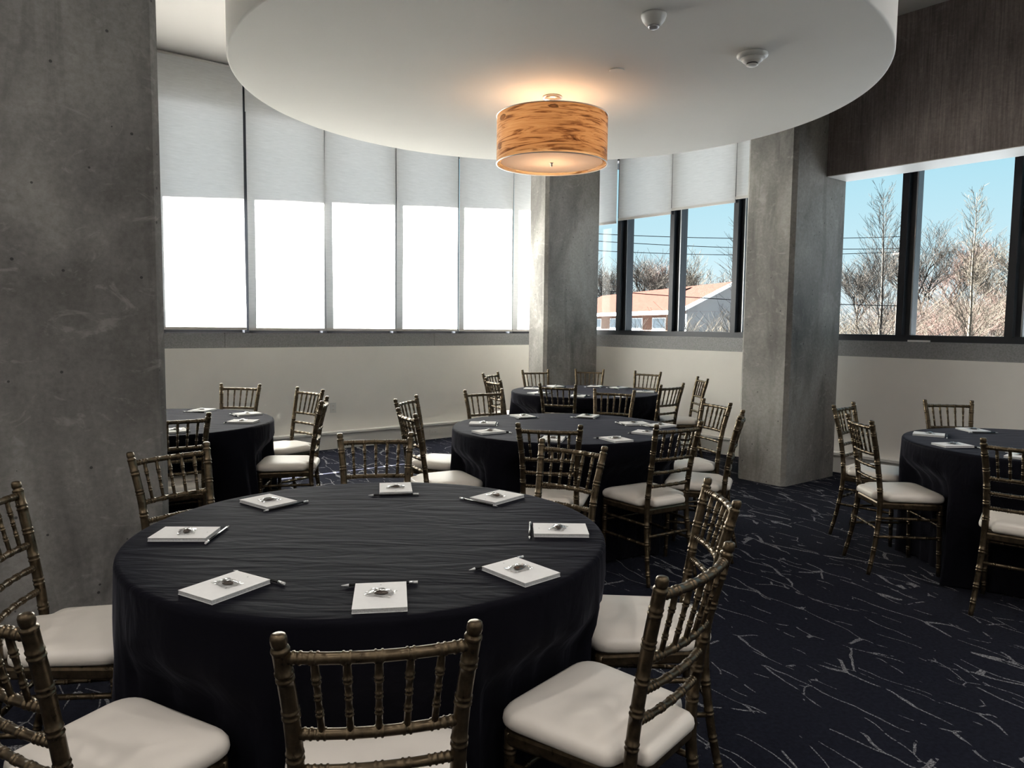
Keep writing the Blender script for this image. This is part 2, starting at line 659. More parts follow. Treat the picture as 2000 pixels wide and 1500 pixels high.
struct('trim_2', MB().fbox(RW, S0, S1, 0.02, 0.125, 0.176, 0.20), M['wall'], label='white cap rail on the right raceway')

# windows: dark frames with panes --------------------------------------
LM = [-0.90, 0.01, 0.92, 1.83, 2.742, 3.632, 4.548, 5.458, 6.356, 7.08]
wn = 0
for i in range(len(LM) - 1):
    wn += 1
    u0, u1 = LM[i], LM[i + 1]
    f = MB()
    f.fbox(ROOM, u0 - 0.026, u0 + 0.026, -8.28, -8.085, SILL1, HEAD)
    f.fbox(ROOM, u0 - 0.026, u0 + 0.026, -8.168, -8.115, HEAD, CEIL - 0.075)
    f.fbox(ROOM, u0 + 0.026, u1 - 0.026, -8.28, -8.17, HEAD - 0.045, HEAD)
    w_ = struct('window_%d' % wn, f, M['frame'])
    link('bottom_rail', MB().fbox(ROOM, u0 + 0.026, u1 - 0.026, -8.28, -8.17, SILL1, SILL1 + 0.045).fbox(ROOM, u0 - 0.026, u1 - 0.026, -8.17, -8.048, SILL1, SILL1 + 0.003).mesh('bottom_rail', M['matt_black']), w_)
    link('pane', MB().fbox(ROOM, u0 + 0.026, u1 - 0.026, -8.232, -8.226, SILL1 + 0.045, HEAD - 0.045).mesh('pane', M['glass']), w_)
# the closed rest of the left wall beyond the column
struct('wall_infill', MB().fbox(ROOM, AL0, LM[0] - 0.026, -8.36, -8.17, SILL1, HEAD), M['wall'], wl)
RM = [-1.0, 0.15, 0.99, 1.868, 2.76, 3.684, 4.598, 5.50, 6.40, 7.30, 8.20, 9.10, 10.0, 10.9, 11.8]
for i in range(len(RM) - 1):
    wn += 1
    u0, u1 = RM[i], RM[i + 1]
    f = MB()
    f.fbox(RW, u0 - 0.062, u0 - 0.002, -0.25, -0.06, SILL1 + 0.062, HEAD)
    f.fbox(RW, u0 + 0.004, u0 + 0.058, -0.25, -0.125, SILL1 + 0.062, HEAD)
    f.fbox(RW, u0 - 0.062, u1 - 0.062, -0.25, -0.10, SILL1, SILL1 + 0.062)
    f.fbox(RW, u0 + 0.058, u1 - 0.062, -0.25, -0.12, HEAD - 0.05, HEAD)
    w_ = struct('window_%d' % wn, f, M['frame'])
    link('glazing_bead', MB().fbox(RW, u0 + 0.046, u0 + 0.056, -0.128, -0.120, SILL1 + 0.064, HEAD - 0.05).mesh('glazing_bead', M['alu']), w_)
    link('pane', MB().fbox(RW, u0 + 0.058, u1 - 0.062, -0.20, -0.194, SILL1 + 0.062, HEAD - 0.05).mesh('pane', M['glass']), w_)
struct('wall_corner', MB().fbox(ROOM, 6.98, 7.5, -8.36, -8.08, SILL1, HEAD), M['wall'])

# concrete beam over the right windows -------------------------------------
struct('beam', MB().fbox(ROOM, 6.63, 6.985, -3.98, BB, 2.854, CEIL), M['beam'],
       label='dark brown board-marked concrete beam above the right windows')

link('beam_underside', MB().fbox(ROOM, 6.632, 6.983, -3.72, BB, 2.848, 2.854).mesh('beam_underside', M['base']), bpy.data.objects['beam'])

# exterior roof overhang that shades the upper part of the blinds
ov = MB()
pl_ = [(-4, -9.85), (1.65, -9.45), (5.5, -9.17), (9.6, -8.9), (9.6, -8.37), (-4, -8.37)]
ov.prism([ROOM.p(u, v, 0)[:2] for u, v in reversed(pl_)], 4.06, 4.30)
struct('roof_overhang', ov, M['ground'])
struct('roof', MB().fbox(ROOM, AL0 - 0.4, 8.2, -8.37, BB + 0.4, CEIL + 0.21, CEIL + 0.34), M['ground'])


# columns ----------------------------------------------------------------
def column(u0, u1, v0, v1, label, ch=0.036):
    ring = [(u0 + ch, v0), (u1 - ch, v0), (u1, v0 + ch), (u1, v1 - ch), (u1 - ch, v1), (u0 + ch, v1), (u0, v1 - ch), (u0, v0 + ch)]
    pts = [ROOM.p(u, v, 0)[:2] for u, v in ring]
    area = sum(pts[i][0] * pts[(i + 1) % 8][1] - pts[(i + 1) % 8][0] * pts[i][1] for i in range(8))
    if area < 0:
        pts.reverse()
    return MB().prism(pts, 0.0, CEIL).build('concrete_column', M['concrete'], None, label=label, cat='column', group='concrete columns')


column(-0.05, 0.892, -4.25, -3.74, 'large dark concrete column filling the left edge, nearest to the camera')
column(6.12, 7.02, -4.24, -3.73, 'concrete column carrying the dark beam beside the right windows')
column(6.085, 7.02, -7.40, -7.05, 'far concrete column in the room corner behind the lamp')

# round dropped ceiling ------------------------------------------------------
DC, DR, DZ = (0.255, 5.165), 2.058, 3.0
dp = [(DR - 0.012, DZ), (DR - 0.004, DZ + 0.003), (DR, DZ + 0.012), (DR, CEIL - 0.001)]
dm = MB()
dm.lathe(dp, 160, DC, True, True)
struct('soffit', dm, M['soffit'], label='large round dropped ceiling disc painted off-white')

# ================================================================== blinds


def blind(F, u0, u1, v, z0, z1, label, seed, cup=0.006, hem=0.028):
    r = random.Random(seed)
    t = empty('roller_blind', F.p((u0 + u1) / 2, v, z0), 0, label=label, cat='blind', group='cream roller blinds')
    nu, nz_ = 10, 30
    mb = MB()
    ph = r.uniform(0, 6)
    o = Vector(t.location)
    for j in range(nz_ + 1):
        z = z0 + hem * 0.8 + (z1 - z0 - hem * 0.8) * j / nz_
        fz = math.sin(PI * j / nz_)
        for i in range(nu + 1):
            u = u0 + (u1 - u0) * i / nu
            s_ = 2 * i / nu - 1
            d = cup * fz * (s_ * s_) * (1 if seed % 2 else -0.6) + 0.003 * math.sin(z * 3 + ph + 2 * s_)
            p = Vector(F.p(u, v + d, z)) - o
            mb.v.append(tuple(p))
    for j in range(nz_):
        for i in range(nu):
            k = j * (nu + 1) + i
            mb.f.append((k, k + 1, k + nu + 2, k + nu + 1))
            mb.sm.append(True)
    mb.build('blind_fabric', M['blind'], t)
    hb = MB().fbox(F, u0, u1, v - 0.007, v + 0.007, z0, z0 + hem)
    hb.v = [tuple(Vector(q) - o) for q in hb.v]
    hb.build('hem_bar', M['hem'], t)
    tb = MB().tube([(Vector(F.p(u0, v - 0.03, z1 + 0.012)) - o, 0.024), (Vector(F.p(u1, v - 0.03, z1 + 0.012)) - o, 0.024)], 14)
    tb.build('roller_tube', M['hem'], t)
    return t


ZT = CEIL - 0.045
LG = {3: (0.012, 0.016), 4: (0.012, 0.003), 5: (0.003, 0.003), 6: (0.003, 0.012), 7: (0.014, 0.003), 8: (0.003, 0.0)}
LLAB = ['cream roller blind partly behind the left concrete column, leftmost of the lowered blinds',
        'cream roller blind second from the left concrete column, right of a black gap',
        'cream roller blind third from the left concrete column on the left wall',
        'cream roller blind fourth from the left column, just left of a black gap',
        'cream roller blind fifth from the left column, right of a black gap, near the lamp',
        'narrow strip of cream roller blind against the far corner column']
for k in range(9):
    u0, u1 = LM[k], LM[k + 1]
    if k < 3:
        blind(ROOM, u0 + 0.004, u1 - 0.004, -8.055, 1.362, ZT, 'cream roller blind fully lowered in a window bay hidden behind the left column', k + 1)
    else:
        a_, b_ = LG[k]
        blind(ROOM, u0 + a_, min(u1 - b_, 7.04), -8.055, 1.360 if k > 3 else 1.366, ZT, LLAB[k - 3], k + 1)
RBL = [(-0.93, 0.085, 2.785, 'cream roller blind half lowered, tight against the far corner column'),
       (0.125, 0.955, 2.815, 'half lowered cream roller blind just left of the middle seam, above the red-roofed house'),
       (0.962, 1.835, 2.855, 'half lowered cream roller blind second from the right concrete column'),
       (1.842, 2.72, 2.89, 'half lowered cream roller blind partly hidden by the right concrete column')]
for i, (u0, u1, z0, lab) in enumerate(RBL):
    blind(RW, u0, u1, -0.03, z0, ZT, lab, 20 + 2 * i, 0.002, 0.03)

# small white strip on the right sill
MB().fbox(RW, 3.74, 3.93, -0.095, -0.06, SILL1 + 0.0005, SILL1 + 0.016).build('white_strip', M['plastic'], None,
    label='small white strip lying on the right window sill', cat='strip')


# ================================================================== outlets
def outlet(F, u, v, z, w, h, label, horiz=False):
    o = Vector(F.p(u, v, z))
    t = empty('wall_outlet', o, 0, label=label, cat='outlet', group='power outlets')

    def sub(mb):
        mb.v = [tuple(Vector(q) - o) for q in mb.v]
        return mb
    sub(MB().fbox(F, u - w / 2, u + w / 2, v, v + 0.006, z - h / 2, z + h / 2)).build('cover_plate', M['plastic'], t)
    for s_ in (-1, 1):
        du, dz = (s_ * 0.022, 0) if horiz else (0, s_ * 0.022)
        sub(MB().fbox(F, u + du - 0.013, u + du + 0.013, v + 0.0062, v + 0.0085, z + dz - 0.012, z + dz + 0.012)).build('socket', M['base'], t)
        m_ = MB()
        for e_ in (-0.006, 0.006):
            m_.fbox(F, u + du + e_ - 0.0012, u + du + e_ + 0.0012, v + 0.0086, v + 0.0092, z + dz - 0.005, z + dz + 0.005)
        sub(m_).build('slot', M['dark'], t)


# ================================================================== chiavari chair
def lerp(a, b, t):
    return a + (b - a) * t


def spline(keys, t):
    for i in range(len(keys) - 1):
        if t <= keys[i + 1][0] or i == len(keys) - 2:
            k0, k1 = keys[i], keys[i + 1]
            km = keys[max(0, i - 1)]
            kp = keys[min(len(keys) - 1, i + 2)]
            u = (t - k0[0]) / (k1[0] - k0[0])
            out = []
            for c in range(1, len(k0)):
                m0 = (k1[c] - km[c]) / (k1[0] - km[0]) * (k1[0] - k0[0])
                m1 = (kp[c] - k0[c]) / (kp[0] - k0[0]) * (k1[0] - k0[0])
                h = (2 * u**3 - 3 * u**2 + 1) * k0[c] + (u**3 - 2 * u**2 + u) * m0 + (-2 * u**3 + 3 * u**2) * k1[c] + (u**3 - u**2) * m1
                out.append(h)
            return out


def ringed(path, L, rings, rad, ring_h=0.0028, ring_w=0.0035, pair=0.011, seg=10, step=0.03, endfn=None):
    """path(s)->Vector for s in 0..L metres; rings: positions; rad(s)->base radius."""
    ss = set()
    s_ = 0.0
    while s_ < L:
        ss.add(round(s_, 5))
        s_ += step
    ss.add(L)
    rr = []
    for r in rings:
        for o in ((-pair / 2, pair / 2) if pair else (0,)):
            rr.append(r + o)
            for d in (-1.0, -0.45, 0.45, 1.0):
                q = r + o + d * ring_w
                if 0 < q < L:
                    ss.add(round(q, 5))
    out = []
    for s_ in sorted(ss):
        bump = 0
        for r in rr:
            d = abs(s_ - r) / ring_w
            if d < 0.8:
                bump = ring_h
        out.append((path(s_), rad(s_) + bump))
    return MB().tube(out, seg)


POST = [(0.0, 0.182, 0.020), (0.20, 0.166, 0.060), (0.44, 0.151, 0.082), (0.70, 0.152, 0.050), (0.92, 0.172, 0.0)]


def post_xy(z):
    return spline(POST, z)


def build_chair_parts():
    parts = []
    br = M['bronze']
    for sx in (-1, 1):
        def pp(s_, sx=sx):
            x, y = post_xy(s_)
            return Vector((sx * x, y, s_))

        def rad(s_):
            if s_ > 0.44:
                return 0.0158
            return lerp(0.0122, 0.0158, s_ / 0.44)
        mb = ringed(pp, 0.890, [0.07, 0.15, 0.235, 0.33, 0.50, 0.585, 0.665, 0.755, 0.835], rad, 0.0018, 0.0034, 0.013, 12, 0.024)
        top = pp(0.915)
        # rounded finial
        fin = []
        for (dz, r) in ((-0.032, 0.0158), (-0.0305, 0.0168), (-0.026, 0.0170), (-0.0235, 0.0160), (-0.0215, 0.0128), (-0.0185, 0.0126), (-0.0165, 0.0142), (-0.012, 0.0150), (-0.002, 0.0146), (0.0025, 0.0128), (0.0045, 0.0085), (0.0052, 0.003)):
            p_ = pp(0.915 + min(dz, 0))
            fin.append((Vector((p_.x, p_.y, 0.915 + dz)), r))
        mb.tube(fin, 14)
        parts.append(('back_post', mb.mesh('back_post', br)))
        # front leg
        def fp(s_, sx=sx):
            return Vector((sx * lerp(0.184, 0.178, s_ / 0.425), lerp(0.425, 0.415, s_ / 0.425), s_))
        mb = ringed(fp, 0.425, [0.06, 0.14, 0.225, 0.305, 0.375], lambda s_: lerp(0.0115, 0.0165, s_ / 0.425), 0.0018, 0.0034, 0.013, 10, 0.04)
        parts.append(('front_leg', mb.mesh('front_leg', br)))
    # back rails
    for nm, z, r0, bow in (('top_rail', 0.872, 0.0112, 0.022), ('back_rail', 0.712, 0.0104, 0.018), ('back_rail', 0.634, 0.0098, 0.015), ('back_rail', 0.556, 0.0098, 0.012)):
        x, y = post_xy(z)

        def rp_(s_, x=x, y=y, z=z, bow=bow):
            t = s_ / (2 * x)
            return Vector((lerp(-x, x, t), y - bow * (1 - (2 * t - 1) ** 2), z))
        Lr = 2 * x
        n = 6
        rings = [Lr * (i + 1) / (n) for i in range(-0, n - 1)] + [0.026, Lr - 0.026]
        mb = ringed(rp_, Lr, rings, lambda s_, r0=r0: r0, 0.0018, 0.0032, 0.012, 10, 0.02)
        parts.append((nm, mb.mesh(nm, br)))
    # spindles
    x1, y1 = post_xy(0.872)
    x0, y0 = post_xy(0.712)
    for i in range(5):
        t = (i + 1) / 6
        a = Vector((lerp(-x0, x0, t), y0 - 0.018 * (1 - (2 * t - 1) ** 2), 0.714))
        b = Vector((lerp(-x1, x1, t), y1 - 0.022 * (1 - (2 * t - 1) ** 2), 0.870))
        L = (b - a).length

        def sr(s_, L=L):
            u = s_ / L
            return 0.0060 + 0.0022 * math.exp(-((u - 0.80) / 0.16) ** 2) + 0.0008 * math.exp(-((u - 0.2) / 0.2) ** 2)
        mb = ringed(lambda s_, a=a, b=b, L=L: a.lerp(b, s_ / L), L, [L * 0.28, L * 0.5, L * 0.72], sr, 0.0016, 0.0026, 0.009, 8, 0.02)
        parts.append(('spindle', mb.mesh('spindle', br)))
    # seat frame: trapezoid apron with rounded corners
    def outline(pts, rads, n=5):
        out = []
        m = len(pts)
        for i in range(m):
            p, a, b = Vector(pts[i]), Vector(pts[i - 1]), Vector(pts[(i + 1) % m])
            r = rads[i]
            d0, d1 = (a - p).normalized(), (b - p).normalized()
            for k in range(n + 1):
                t = k / n
                q0, q1 = p + d0 * r, p + d1 * r
                out.append(tuple((q0 * (1 - t) ** 2 + p * 2 * t * (1 - t) + q1 * t * t)))
        return out
    fr = outline([(-0.152, 0.075), (0.152, 0.075), (0.198, 0.438), (-0.198, 0.438)], [0.02, 0.02, 0.05, 0.05])
    mb = MB()
    inner = [(p[0] * 1.015, (p[1] - 0.25) * 1.02 + 0.25) for p in fr]
    n = len(fr)
    rows = [(fr, 0.392), (inner, 0.398), (inner, 0.420), (fr, 0.428), (fr, 0.436)]
    for ring, z in rows:
        mb.v += [(p[0], p[1], z) for p in ring]
    for j in range(len(rows) - 1):
        for i in range(n):
            i2 = (i + 1) % n
            mb.f.append((j * n + i, j * n + i2, (j + 1) * n + i2, (j + 1) * n + i))
            mb.sm.append(False)
    mb.f.append(tuple(reversed(range(n))))
    mb.f.append(tuple((len(rows) - 1) * n + i for i in range(n)))
    mb.sm += [False, False]
    parts.append(('seat_frame', mb.mesh('seat_frame', br)))
    # cushion with a tongue between the posts
    co = outline([(-0.118, 0.048), (0.118, 0.048), (0.126, 0.105), (0.186, 0.118), (0.210, 0.452), (-0.210, 0.452), (-0.186, 0.118), (-0.126, 0.105)],
                 [0.02, 0.02, 0.018, 0.03, 0.075, 0.075, 0.03, 0.018], 6)
    c = Vector((0, 0.265))
    n = len(co)
    mb = MB()
    prof = [(0.955, 0.437), (0.992, 0.444), (1.0, 0.455), (0.990, 0.468), (0.955, 0.478), (0.88, 0.4855), (0.72, 0.4905), (0.45, 0.4935), (0.18, 0.4945)]
    for sc, z in prof:
        mb.v += [(c.x + (p[0] - c.x) * sc, c.y + (p[1] - c.y) * sc, z) for p in co]
    for j in range(len(prof) - 1):
        for i in range(n):
            i2 = (i + 1) % n
            mb.f.append((j * n + i, j * n + i2, (j + 1) * n + i2, (j + 1) * n + i))
            mb.sm.append(True)
    mb.f.append(tuple(reversed(range(n))))
    mb.f.append(tuple((len(prof) - 1) * n + i for i in range(n)))
    mb.sm += [False, True]
    parts.append(('seat_cushion', mb.mesh('seat_cushion', M['vinyl'])))
    # stretchers
    def st(a, b, r=0.0088):
        a, b = Vector(a), Vector(b)
        L = (b - a).length
        return ringed(lambda s_: a.lerp(b, s_ / L), L, [L * 0.2, L * 0.4, L * 0.6, L * 0.8], lambda s_: r, 0.0014, 0.003, 0.010, 8, 0.05).mesh('stretcher', br)
    fz = 0.30
    parts.append(('stretcher', st((-0.18, 0.418, fz), (0.18, 0.418, fz))))
    for sx in (-1, 1):
        for z in (0.225, 0.335):
            x, y = post_xy(z)
            parts.append(('stretcher', st((sx * x, y, z), (sx * 0.181, 0.42, z))))
    x, y = post_xy(0.27)
    parts.append(('stretcher', st((-x, y, 0.27), (x, y, 0.27))))
    return parts


CHAIR = build_chair_parts()
TAB = dict(
    near=((-0.457, 2.445), 'near round table'),
    mid=((0.367, 5.051), 'middle round table'),
    far=((0.763, 7.811), 'far round table'),
    left=((-2.442, 5.091), 'left round table'),
    right=((3.221, 4.453), 'right round table'))
# angle about the table, distance of the back, place word
SEATS = dict(
    near=[(-79, 1.19, 'front'), (-40, 1.17, 'front right'), (0, 1.16, 'right'), (52, 1.20, 'back right'), (100, 1.19, 'back'),
          (145, 1.22, 'back left'), (-171, 1.17, 'left'), (-119, 1.19, 'front left')],
    mid=[(-99, 1.04, 'front'), (-58, 1.08, 'front right'), (-20, 1.15, 'near right'), (18, 1.19, 'far right'), (68, 1.34, 'back right'),
         (119, 1.24, 'back left'), (162, 1.20, 'far left'), (-154, 1.13, 'near left')],
    far=[(-109, 1.06, 'front'), (-49, 1.13, 'front right'), (3, 1.26, 'right'), (51, 1.36, 'back right'), (82, 1.38, 'back'),
         (113, 1.24, 'back left'), (153, 1.13, 'far left'), (-154, 1.06, 'near left')],
    left=[(86, 1.34, 'back'), (51, 1.26, 'back right'), (8, 1.13, 'right'), (-58, 0.97, 'front right')],
    right=[(134, 1.21, 'back left'), (177.5, 1.11, 'left'), (85, 1.21, 'back'), (-130, 1.15, 'front left')])
TWIST = {('near', 'front'): -1.0, ('mid', 'front right'): 0, ('far', 'back'): 0}


def chair(tab, ang, d, word):
    (cx, cy), tn = TAB[tab]
    a = math.radians(ang)
    x, y = cx + d * math.cos(a), cy + d * math.sin(a)
    face = a + PI
    t = empty('banquet_chair', (x, y, 0), face - PI / 2,
              label='bronze ballroom chair with ivory cushion at the %s of the %s' % (word, tn), cat='chair',
              group='bronze ballroom chairs around the tables')
    for nm, me in CHAIR:
        link(nm, me, t)


for tb_, lst in SEATS.items():
    for s_ in lst:
        chair(tb_, *s_)


# ================================================================== draped tables
TLAB = dict(near='large round table nearest the camera under a floor-length black cloth',
            mid='round table under a black cloth below the drum lamp, middle of the room',
            far='round table under a black cloth in front of the far corner column',
            left='round table under a black cloth half hidden by the left concrete column',
            right='round table under a black cloth cut off by the right picture edge')
TR, TZ = 0.765, 0.765


def table(tab, seed):
    (cx, cy), tn = TAB[tab]
    r = random.Random(seed)
    t = empty('round_table', (cx, cy, 0), 0, label=TLAB[tab], cat='table', group='round tables under black cloths')
    nseg = 240
    folds = []
    a = 0.0
    while a < 2 * PI:
        w = r.uniform(0.10, 0.26)
        folds.append((a, w, r.uniform(0.4, 1.0)))
        a += w
    tot = folds[-1][0] + folds[-1][1]

    def fold(th):
        th = th % (2 * PI) * tot / (2 * PI)
        for (a0, w, h) in folds:
            if a0 <= th < a0 + w:
                return h * (0.5 - 0.5 * math.cos(2 * PI * (th - a0) / w))
        return 0

    seats = SEATS[tab]

    def lim(th, z):
        m = 9
        for ang, d, _ in seats:
            da = abs((th - math.radians(ang) + PI) % (2 * PI) - PI)
            rf = d - 0.462
            if rf > 0.95:
                continue
            lat = 0.75 * math.sin(min(da, PI / 2))
            k = max(0.0, (lat - 0.225) / 0.16)
            kz = max(0.0, (z - 0.50) / 0.245)
            m = min(m, rf / max(0.5, math.cos(min(da, 0.6))) + 0.30 * k * k + 0.12 * k + 0.42 * kz * kz)
        return m
    mb = MB()
    rows = [(0.0, None)]
    tops = [0.12, 0.25, 0.38, 0.5, 0.6, 0.68, 0.73, 0.752]
    edge = [(0.760, 0.7640), (0.765, 0.7610), (0.7685, 0.7550), (0.770, 0.745)]
    mb.v.append((0, 0, TZ))
    for q in tops:
        for i in range(nseg):
            th = 2 * PI * i / nseg
            mb.v.append((q * math.cos(th), q * math.sin(th), TZ))
    for q, z in edge:
        for i in range(nseg):
            th = 2 * PI * i / nseg
            mb.v.append((q * math.cos(th), q * math.sin(th), z))
    NZ = 16
    for j in range(1, NZ + 1):
        z = lerp(0.745, 0.010, j / NZ)
        drop = (0.745 - z) / 0.735
        for i in range(nseg):
            th = 2 * PI * i / nseg
            f = fold(th + 0.04 * math.sin(3 * drop + seed))
            q = 0.770 + 0.035 * drop + (0.085 * drop ** 0.8) * (f - 0.35) * min(1, drop * 2.2)
            lm_ = max(0.45, lim(th, z)) - 0.012 * (1 - f)
            q = 0.5 * (q + lm_ - math.sqrt((q - lm_) ** 2 + 0.0009))
            mb.v.append((q * math.cos(th), q * math.sin(th), z))
    for i in range(nseg):
        mb.f.append((0, 1 + i, 1 + (i + 1) % nseg))
        mb.sm.append(True)
    nr = len(tops) + len(edge) + NZ
    for j in range(nr - 1):
        for i in range(nseg):
            i2 = (i + 1) % nseg
            mb.f.append((1 + j * nseg + i, 1 + (j + 1) * nseg + i, 1 + (j + 1) * nseg + i2, 1 + j * nseg + i2))
            mb.sm.append(True)
    mb.build('tablecloth', M['cloth'], t)
    MB().lathe([(0.735, 0.735), (0.745, 0.738), (0.745, 0.756), (0.735, 0.759)], 64).build('tabletop', M['base'], t)
    for k in range(4):
        an = PI / 4 + k * PI / 2
        p = Vector((0.30 * math.cos(an), 0.30 * math.sin(an), 0))
        MB().tube([(Vector((p.x, p.y, 0.002)), 0.014), (Vector((p.x, p.y, 0.737)), 0.014)], 10).build('table_leg', M['frame'], t)
    return t


for i, k in enumerate(TAB):
    table(k, 11 + i)

# ================================================================== place settings: notepad, pencil, wrapped sweet
PW, PL, PH = 0.130, 0.178, 0.0115
_pad = MB().box(-PW / 2, PW / 2, -PL / 2, PL / 2, 0.0016, PH - 0.0012).mesh('page_block', M['paper_edge'])
_cov = MB().box(-PW / 2 - 0.0006, PW / 2 + 0.0006, -PL / 2 - 0.0006, PL / 2 + 0.0006, PH - 0.0012, PH).mesh('cover_sheet', M['paper'])
_brd = MB().box(-PW / 2 - 0.0008, PW / 2 + 0.0008, -PL / 2 - 0.0008, PL / 2 + 0.0008, 0, 0.0016).mesh('backing_board', M['paper'])
_logo = MB().lathe([(0.0022, PH + 0.0001), (0.0022, PH + 0.0004)], 10, (0, PL / 2 - 0.018)).mesh('printed_mark', M['paper_edge'])


def hexrod(x0, x1, r, n=6):
    return MB().tube([(Vector((x0, 0, 0.0038)), r), (Vector((x1, 0, 0.0038)), r)], n)


_pb = hexrod(-0.078, 0.078, 0.0038).mesh('barrel', M['pencil'])
_pf = hexrod(0.078, 0.090, 0.0040, 10).mesh('ferrule', M['ferrule'])
_pe = hexrod(0.090, 0.101, 0.0036, 10).mesh('eraser', M['eraser'])
_pt = MB().tube([(Vector((-0.098, 0, 0.0038)), 0.0006), (Vector((-0.078, 0, 0.0038)), 0.0036)], 8).mesh('sharpened_tip', M['eraser'])


def film_mesh(seed):
    r = random.Random(seed)
    mb = MB()
    nx, ny = 14, 10
    for j in range(ny + 1):
        for i in range(nx + 1):
            u, v = i / nx * 2 - 1, j / ny * 2 - 1
            dome = max(0, 1 - (u / 0.75) ** 2) * max(0, 1 - (v / 0.8) ** 2)
            z = 0.0006 + 0.0098 * dome ** 0.6 + r.uniform(0, 0.0030)
            mb.v.append((u * 0.036 + r.uniform(-0.0006, 0.0006), v * 0.026 + r.uniform(-0.0006, 0.0006), z))
    for j in range(ny):
        for i in range(nx):
            k = j * (nx + 1) + i
            mb.f.append((k, k + 1, k + nx + 2, k + nx + 1))
            mb.sm.append(False)
    return mb.mesh('clear_wrapper', M['film'])


def sweet_mesh(seed):
    r = random.Random(seed)
    mb = MB()
    seg, rows = 14, 7
    for j in range(rows):
        ph = PI * (j + 0.5) / rows
        for i in range(seg):
            th = 2 * PI * i / seg
            k = 1 + 0.13 * math.sin(3 * th + seed) + r.uniform(-0.06, 0.06)
            mb.v.append((0.020 * k * math.sin(ph) * math.cos(th), 0.0115 * k * math.sin(ph) * math.sin(th), 0.0042 + 0.0038 * math.cos(PI - ph)))
    for j in range(rows - 1):
        for i in range(seg):
            i2 = (i + 1) % seg
            mb.f.append((j * seg + i, j * seg + i2, (j + 1) * seg + i2, (j + 1) * seg + i))
            mb.sm.append(True)
    mb.f.append(tuple(reversed(range(seg))))
    mb.f.append(tuple((rows - 1) * seg + i for i in range(seg)))
    mb.sm += [True, True]
    return mb.mesh('dark_sweet', M['sweet'])


FILMS = [film_mesh(i) for i in range(4)]
SWEETS = [sweet_mesh(i) for i in range(4)]
PADS = dict(
    near=[(-78, .642, 9 + 0, 'front'), (-41, .645, 42, 'front right'), (0, .624, 90, 'right'), (49, .615, 141, 'back right'), (92, .603, 190, 'back'),
          (143, .585, 232, 'back left'), (-171, .597, 272, 'left'), (-116, .633, -31, 'front left')],
    mid=[(-101, .62, None, 'front'), (-66, .65, None, 'front right'), (-30, .59, None, 'near right'), (17, .52, None, 'inner far right'), (5, .665, 125, 'outer far right'),
         (69, .58, None, 'back right'), (120, .57, None, 'back left'), (174, .57, None, 'far left'), (-147, .61, None, 'near left')],
    far=[(-101, .63, None, 'front'), (-60, .64, None, 'front right'), (-7, .63, None, 'right'), (44, .58, None, 'back right'), (73, .58, None, 'back'),
         (119, .57, None, 'back left'), (165, .56, None, 'far left'), (-145, .61, None, 'near left')],
    left=[(84, .61, None, 'back'), (40, .63, None, 'back right'), (-1, .60, None, 'right'), (-54, .59, None, 'front right')],
    right=[(144, .62, None, 'back left'), (-173, .61, None, 'left'), (97, .60, None, 'back'), (-135, .63, None, 'front left')])
q = 0
ZC = TZ + 0.0008
for tb_, lst in PADS.items():
    (cx, cy), tn = TAB[tb_]
    for (ang, rr, rz, word) in lst:
        q += 1
        a = math.radians(ang)
        jit = rnd.uniform(-5, 5)
        # local +y of the pad points to the table centre
        rot = math.radians(rz) if rz is not None else a + PI / 2 + math.radians(jit)
        x, y = cx + rr * math.cos(a), cy + rr * math.sin(a)
        where = 'at the %s of the %s' % (word, tn)
        t = empty('notepad', (x, y, ZC), rot, label='white notepad lying %s' % where, cat='notepad', group='notepads at the place settings')
        link('page_block', _pad, t)
        link('cover_sheet', _cov, t)
        link('backing_board', _brd, t)
        link('printed_mark', _logo, t)
        up = Vector((-math.sin(rot), math.cos(rot)))
        sd = Vector((math.cos(rot), math.sin(rot)))
        po = Vector((x, y)) + up * (PL / 2 + 0.013) + sd * rnd.uniform(-0.008, 0.012)
        flip = PI if word in ('back', 'back left') and tb_ == 'near' else 0.0
        t = empty('pencil', (po.x, po.y, ZC), rot + flip + math.radians(rnd.uniform(-2.5, 2.5)), label='black pencil beside the notepad %s' % where, cat='pencil', group='black pencils at the place settings')
        link('barrel', _pb, t)
        link('ferrule', _pf, t)
        link('eraser', _pe, t)
        link('sharpened_tip', _pt, t)
        mo = Vector((x, y)) + up * 0.006
        t = empty('wrapped_sweet', (mo.x, mo.y, ZC + PH + 0.0006), rot + math.radians(rnd.uniform(-25, 25)), label='clear-wrapped dark sweet on the notepad %s' % where, cat='sweet', group='wrapped sweets on the notepads')
        link('dark_sweet', SWEETS[q % 4], t)
        link('clear_wrapper', FILMS[q % 4], t)

